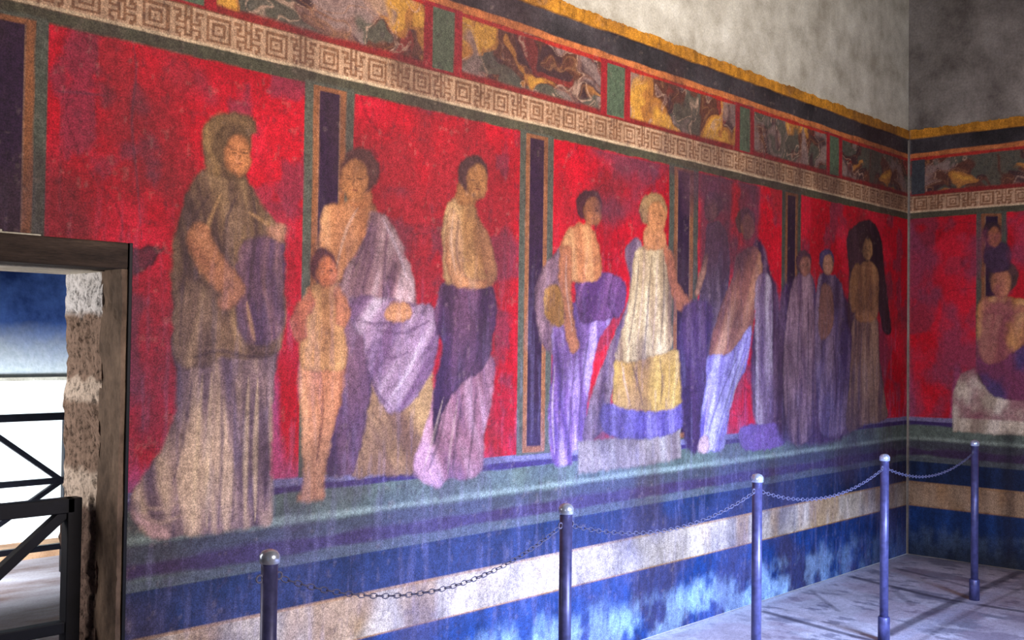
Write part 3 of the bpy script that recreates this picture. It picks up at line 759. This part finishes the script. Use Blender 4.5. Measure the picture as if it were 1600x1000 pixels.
DX = -6.345   # right edge of the door opening
DT = 1.80     # underside of the beam
poly_wall('wall_left', [(-9.9, -7.55, 0, .42, 0, 4.7), (-7.55, -6.31, 0, .42, 1.888, 4.7), (-6.31, 0.30, 0, .42, 0, 4.7)], M_PLASTER, 'grey white plaster wall above the painted bands')
poly_wall('wall_back', [(0, .30, -5.3, 0, 0, 4.7)], M_PLASTERB, 'grey brown plastered end wall')
poly_wall('wall_front', [(-9.9, -5.7, -5.6, -5.3, 0, 4.7), (-2.4, 0.3, -5.6, -5.3, 0, 4.7), (-5.7, -2.4, -5.6, -5.3, 4.0, 4.7)], M_LOW_BOUNCE)
poly_wall('wall_entrance', [(-10.2, -9.9, -5.6, -4.7, 0, 4.7), (-10.2, -9.9, -3.1, .42, 0, 4.7), (-10.2, -9.9, -4.7, -3.1, 3.0, 4.7)], M_LOW_BOUNCE)
poly_wall('ceiling', [(-10.2, 0.3, -5.6, .42, 4.7, 4.9)], M_LOW_BOUNCE)

lc = left_canvas()
mural = empty('mural', (-3.2, 0, 0))
tag(mural, 'long red wall painting with draped figures between the doorway and the room corner', 'mural', 'painted decoration on the two walls')
lroot = mural
made = lc.build(None, 0.004, M_PAINT)
for k, (n_, p_, l_) in enumerate(lc.parts):
    if k in made and p_ is None:
        made[k].parent = mural; made[k].matrix_parent_inverse = Matrix.Translation((3.2, 0, 0))
bc = back_canvas()
mural2 = empty('mural', (0, -.5, 0))
tag(mural2, 'shorter red wall painting on the end wall right of the corner, with one seated figure', 'mural', 'painted decoration on the two walls')
made = bc.build(None, 0.004, M_PAINT)
for k, (n_, p_, l_) in enumerate(bc.parts):
    if k in made and p_ is None:
        made[k].parent = mural2; made[k].matrix_parent_inverse = Matrix.Translation((0, .5, 0))
fc = floor_canvas(); made = fc.build(None, 0.0, M_FLOOR); made[0]['kind'] = 'structure'
made[0]['label'] = 'worn pale mosaic floor with dark border lines'

# door surround: beam, plaster soffit, jamb lining, metal edge, rough stone jamb
door = empty('door_1', (DX, 0, 0)); door['kind'] = 'structure'; door['label'] = 'doorway with dark beam and rough stone jamb at the left edge'
def D(name, bm, mat, label=None, smooth=False):
    o = obj(name, bm, mat, None, smooth); o.parent = door; o.matrix_parent_inverse = Matrix.Translation((-DX, 0, 0))
    if label: o['label'] = label
    return o
def rough_block(x0, x1, y0, y1, z0, z1, amp, seed, step=.014):
    """box whose surfaces are broken up like weathered masonry"""
    bm = bmesh.new()
    nx, ny, nz = max(2, int((x1-x0)/step)), max(2, int((y1-y0)/step)), max(2, int((z1-z0)/step))
    def grid(f, a, b, sg):
        vs = [[bm.verts.new(f(i/a, j/b)) for i in range(a+1)] for j in range(b+1)]
        for j in range(b):
            for i in range(a): bm.faces.new((vs[j][i], vs[j][i+1], vs[j+1][i+1], vs[j+1][i]))
    lx, ly, lz = x1-x0, y1-y0, z1-z0
    grid(lambda s, t: (x0, y0+ly*s, z0+lz*t), ny, nz, 1); grid(lambda s, t: (x1, y0+ly*s, z0+lz*t), ny, nz, 1)
    grid(lambda s, t: (x0+lx*s, y0, z0+lz*t), nx, nz, 1); grid(lambda s, t: (x0+lx*s, y1, z0+lz*t), nx, nz, 1)
    grid(lambda s, t: (x0+lx*s, y0+ly*t, z1), nx, ny, 1); grid(lambda s, t: (x0+lx*s, y0+ly*t, z0), nx, ny, 1)
    bmesh.ops.remove_doubles(bm, verts=bm.verts, dist=1e-4)
    co = np.array([v.co[:] for v in bm.verts])
    a = fbm(co[:, 1]*9+seed, co[:, 2]*9, seed, 5)-.5; b = fbm(co[:, 0]*9+seed+co[:, 1]*5, co[:, 2]*9+4, seed+3, 5)-.5
    pit = np.clip(fbm(co[:, 1]*34, co[:, 2]*26, seed+9, 3)-.56, 0, 1)
    for v, p, q, r in zip(bm.verts, a, b, pit):
        v.co.x += amp*2*p + amp*2.6*r*(1 if v.co.x < x0+1e-3 else 0); v.co.y += amp*1.4*q
    return bm
bm = bmesh.new(); box(bm, -7.6, -6.331, -.018, .13, DT, 1.888, .006)
D('beam', bm, M_WOOD, 'dark stained wooden beam over the doorway')
bm = bmesh.new(); box(bm, -7.6, -6.335, .12, .415, DT-.004, 1.888)
D('soffit', bm, M_PLASTER, 'pale plaster underside of the door head')
D('jamb_lining', rough_block(-6.350, -6.318, -.014, .135, 0, 1.80, .006, 3), M_LINING, 'brown rendered outer edge of the jamb')
bm = bmesh.new(); box(bm, -6.330, -6.317, -.022, -.006, 0, 1.888, .002)
D('metal_edge', bm, M_BLACK, 'dark metal edging strip between jamb and painting')

# stone jamb material: rough tufa, light on its top painted white, pale mortar courses at real heights
mj, nt, b = nodes_of('rough_tufa_masonry', .95, .1)
v = coords(nt); sep = nt.nodes.new('ShaderNodeSeparateXYZ'); nt.links.new(v, sep.inputs[0])
nz = noise(nt, 9, 6, .6, v)
ad = nt.nodes.new('ShaderNodeMath'); ad.operation = 'MULTIPLY_ADD'; nt.links.new(nz.outputs[0], ad.inputs[0]); ad.inputs[1].default_value = .10; nt.links.new(sep.outputs[2], ad.inputs[2])
mr = nt.nodes.new('ShaderNodeMapRange'); nt.links.new(ad.outputs[0], mr.inputs[0]); mr.inputs[1].default_value = .55; mr.inputs[2].default_value = 1.90
tufa, mort, lit_top, dark = lin((150, 126, 110)), lin((216, 196, 178)), lin((226, 222, 220)), lin((112, 92, 82))
def zz(z): return (z+.05-.55)/1.35
rm = nt.nodes.new('ShaderNodeValToRGB'); nt.links.new(mr.outputs[0], rm.inputs[0])
st = [(0, dark), (zz(.98), dark), (zz(1.00), mort), (zz(1.10), mort), (zz(1.12), tufa), (zz(1.345), tufa), (zz(1.36), mort), (zz(1.42), mort), (zz(1.435), tufa), (zz(1.64), tufa), (zz(1.665), lit_top), (1, lit_top)]
e = rm.color_ramp.elements
while len(e) < len(st): e.new(.5)
for el, (p, c) in zip(e, st): el.position = min(max(p, 0), 1); el.color = (*c, 1)
n2 = noise(nt, 45, 6, .75, v); g = ramp(nt, n2.outputs[0], [(.38, (.18,)*3), (.48, (.85,)*3), (.70, (1.3,)*3)])
nt.links.new(mix(nt, rm.outputs[0], g, .9, 'MULTIPLY'), b.inputs['Base Color'])
bump(nt, b, n2.outputs[0], .8, .015)
D('stone_jamb', rough_block(-6.347, -6.20, .125, .41, 0, 1.80, .020, 11), mj, 'rough tufa jamb with its lit top painted white')
# closing block at the far side of the opening
poly_wall('trim_1', [(-7.62, -7.55, 0, .42, 0, 1.925)], M_LINING)

# ------------------------------------------------------------------ room behind the doorway
mw, nt, b = nodes_of('blue_wall_light_fade', .9, .1)
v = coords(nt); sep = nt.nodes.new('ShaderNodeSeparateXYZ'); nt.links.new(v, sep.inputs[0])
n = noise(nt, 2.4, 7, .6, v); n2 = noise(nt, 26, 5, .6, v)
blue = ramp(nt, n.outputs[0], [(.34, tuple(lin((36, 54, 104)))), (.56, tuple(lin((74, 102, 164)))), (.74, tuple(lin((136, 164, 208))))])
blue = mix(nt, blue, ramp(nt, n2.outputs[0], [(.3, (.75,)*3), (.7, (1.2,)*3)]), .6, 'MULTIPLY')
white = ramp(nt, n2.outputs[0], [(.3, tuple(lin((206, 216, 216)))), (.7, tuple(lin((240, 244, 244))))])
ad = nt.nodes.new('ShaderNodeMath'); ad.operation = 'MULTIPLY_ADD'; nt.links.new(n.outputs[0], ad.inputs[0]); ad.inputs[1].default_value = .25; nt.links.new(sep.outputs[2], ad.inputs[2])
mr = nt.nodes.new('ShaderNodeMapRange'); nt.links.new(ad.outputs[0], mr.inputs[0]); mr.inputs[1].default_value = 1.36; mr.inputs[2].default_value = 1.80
nt.links.new(mix(nt, white, blue, mr.outputs[0]), b.inputs['Base Color']); bump(nt, b, n2.outputs[0], .4, .01)  # blue fades to white low down: daylight painted into the colour
poly_wall('wall_portico', [(-8.6, -2.6, 4.62, 4.9, 0, 3.6)], mw, 'blue wall behind the doorway, low daylight painted in as a white lower half')
poly_wall('wall_portico_end', [(-2.9, -2.6, .42, 4.62, 0, 3.6)], M_PLASTER)
poly_wall('trim_2', [(-8.6, -2.9, 4.56, 4.62, 1.25, 1.275)], M_PLASTER)
poly_wall('trim_3', [(-8.6, -2.9, 4.26, 4.62, 0, .06)], two_tone('tan_kerb', (150, 112, 84), (196, 156, 122), 5), 'tan stone kerb')
M_PFLOOR = two_tone('dusty_portico_floor', (120, 92, 84), (190, 184, 192), 1.3, (226, 226, 230), bstr=.3, vscale=(.5, 1.3, 1))
poly_wall('floor_portico', [(-8.6, -2.6, .0, 4.9, -.08, 0)], M_PFLOOR)
poly_wall('ceiling_portico', [(-8.6, -2.6, .42, 4.9, 3.6, 3.8)], M_PLASTERB)

def barrier(label, A, B, z0, z1, w_, kind):
    """steel railing panel between A and B (x, y)"""
    cx, cy = (A[0]+B[0])/2, (A[1]+B[1])/2
    t = empty('railing', (cx, cy, z0)); tag(t, label, 'railing', 'black steel railings beyond the doorway')
    def part(name, p, q, a, b_):
        bm = bmesh.new()
        bar(bm, (p[0]-cx, p[1]-cy, p[2]-z0), (q[0]-cx, q[1]-cy, q[2]-z0), a, b_)
        return obj(name, bm, M_BLACK, t)
    part('top_rail', (*A, z1), (*B, z1), w_, w_)
    part('bottom_rail', (*A, kind['low']), (*B, kind['low']), w_*.8, w_*.8)
    part('post', (*B, z0), (*B, z1+w_/2), w_, w_); part('post', (*A, z0), (*A, z1+w_/2), w_, w_)
    for (fa, za), (fb, zb) in kind['braces']:
        P_ = lambda f, z: (A[0]+(B[0]-A[0])*f, A[1]+(B[1]-A[1])*f, z)
        part('diagonal_brace', P_(fa, za), P_(fb, zb), w_*.7, w_*.7)
    if 'mid' in kind: part('middle_rail', (*A, kind['mid']), (*B, kind['mid']), w_*.8, w_*.8)
    return t
barrier('black steel railing close behind the door jamb, nearer of the two', (-7.45, .20), (-6.405, .20), 0, 1.000, .050,
        {'low': .590, 'braces': [((.0, .14), (.985, .985))]})
q0 = on(103, 750, 1, 3.7); q1 = on(100, 650, 1, 3.7); q2 = on(100, 852, 1, 3.7)
barrier('black steel railing further back in front of the white wall', (-6.9, 3.7), (float(q0[0]), 3.7), 0, float(q1[2]), .048,
        {'low': float(q2[2]), 'mid': float(on(50, 754, 1, 3.7)[2]), 'braces': [((.55, float(q1[2])+.24), (.985, float(q0[2]))), ((.55, float(q2[2])-.12), (.985, float(q0[2])))]})

# ------------------------------------------------------------------ rope posts and chains
def make_post(loc):
    t = empty('barrier_post', loc)
    bm = bmesh.new(); lathe(bm, [(.0225, .10), (.0225, .965)]); obj('shaft', bm, M_POST, t, True)
    bm = bmesh.new(); lathe(bm, [(.0228, .962), (.0275, .965), (.0275, .985), (.020, .996), (.008, 1.001)]); obj('cap', bm, M_CAP, t, True)['label'] = 'bright steel cap'
    bm = bmesh.new(); lathe(bm, [(.031, 0), (.031, .125), (.0285, .130), (.0226, .131)]); obj('base_sleeve', bm, M_POST, t, True)
    for sx in (-1, 1):
        bm = bmesh.new()
        for k in range(14):
            a0, a1 = 2*math.pi*k/14, 2*math.pi*(k+1)/14
            bar(bm, (sx*(.031+.010*math.cos(a0)), 0, .925+.010*math.sin(a0)), (sx*(.031+.010*math.cos(a1)), 0, .925+.010*math.sin(a1)), .004, .004, 0)
        obj('eye', bm, M_CHAIN, t)
    return t
posts = []
xs_ = (-6.365, -5.122, -3.802, -2.475, -1.155)
lab = ['grey blue steel rope post nearest the camera, beside the doorway', 'grey blue steel rope post, second from the doorway, before the stone bench painting',
       'grey blue steel rope post, third from the doorway, before the leaning painted figure', 'grey blue steel rope post just left of the room corner',
       'dim steel rope post farthest away, in front of the end wall']
proto = make_post((xs_[0], -.92, 0)); posts.append(proto)
for i in range(1, 5):
    r = proto.copy(); COL.objects.link(r); r.location = (xs_[i], -.92, 0)
    for ch in list(proto.children):
        c = ch.copy(); COL.objects.link(c); c.parent = r
    posts.append(r)
for p, l in zip(posts, lab): tag(p, l, 'post', 'row of rope posts along the painted wall')

def chain(x0, x1, sag, label):
    """linked steel chain hanging between two posts"""
    x0 += .041; x1 -= .041; L = x1-x0; n = int(L*1.06/.024)
    bm = bmesh.new(); cx = (x0+x1)/2
    # even spacing along the curve
    tt = np.linspace(0, 1, 400); X = x0+tt*L; Z = .916-sag*(1-(2*tt-1)**2)
    s = np.concatenate([[0], np.cumsum(np.hypot(np.diff(X), np.diff(Z)))]); sp = np.linspace(0, s[-1], n+1)
    PX = np.interp(sp, s, X); PZ = np.interp(sp, s, Z)
    for i in range(n):
        a = Vector((PX[i]-cx, 0, PZ[i])); b_ = Vector((PX[i+1]-cx, 0, PZ[i+1]))
        d = (b_-a).normalized(); mid = (a+b_)/2; hl = (b_-a).length*.62
        side = Vector((0, 1, 0)) if i % 2 else Vector((0, 1, 0)).cross(d)
        ring = []
        N = 10
        nrm = d.cross(side)
        for k in range(N):
            t_ = 2*math.pi*k/N; c_ = mid+d*math.cos(t_)*hl+side*math.sin(t_)*.0075
            ring.append(c_)
        prev = []
        for k in range(N):
            t_ = 2*math.pi*k/N; out = (d*math.cos(t_)+side*math.sin(t_)).normalized()
            prev.append([bm.verts.new(ring[k]+out*math.cos(q)*.0018+nrm*math.sin(q)*.0018) for q in (0, math.pi/2, math.pi, 3*math.pi/2)])
        for k in range(N):
            A, B = prev[k], prev[(k+1) % N]
            for j in range(4): bm.faces.new((A[j], A[(j+1) % 4], B[(j+1) % 4], B[j]))
    o = obj('chain', bm, M_CHAIN, None, True); o.location = (cx, -.92, 0)
    tag(o, label, 'chain', 'chains hanging between the rope posts')
chain(xs_[0], xs_[1], .125, 'thin steel chain hanging between the nearest and the second rope post')
chain(xs_[1], xs_[2], .085, 'thin steel chain hanging between the second and third rope posts')
chain(xs_[2], xs_[3], .085, 'thin steel chain hanging between the third post and the post left of the corner')
chain(xs_[3], xs_[4], .085, 'thin steel chain hanging across the room corner to the farthest post')
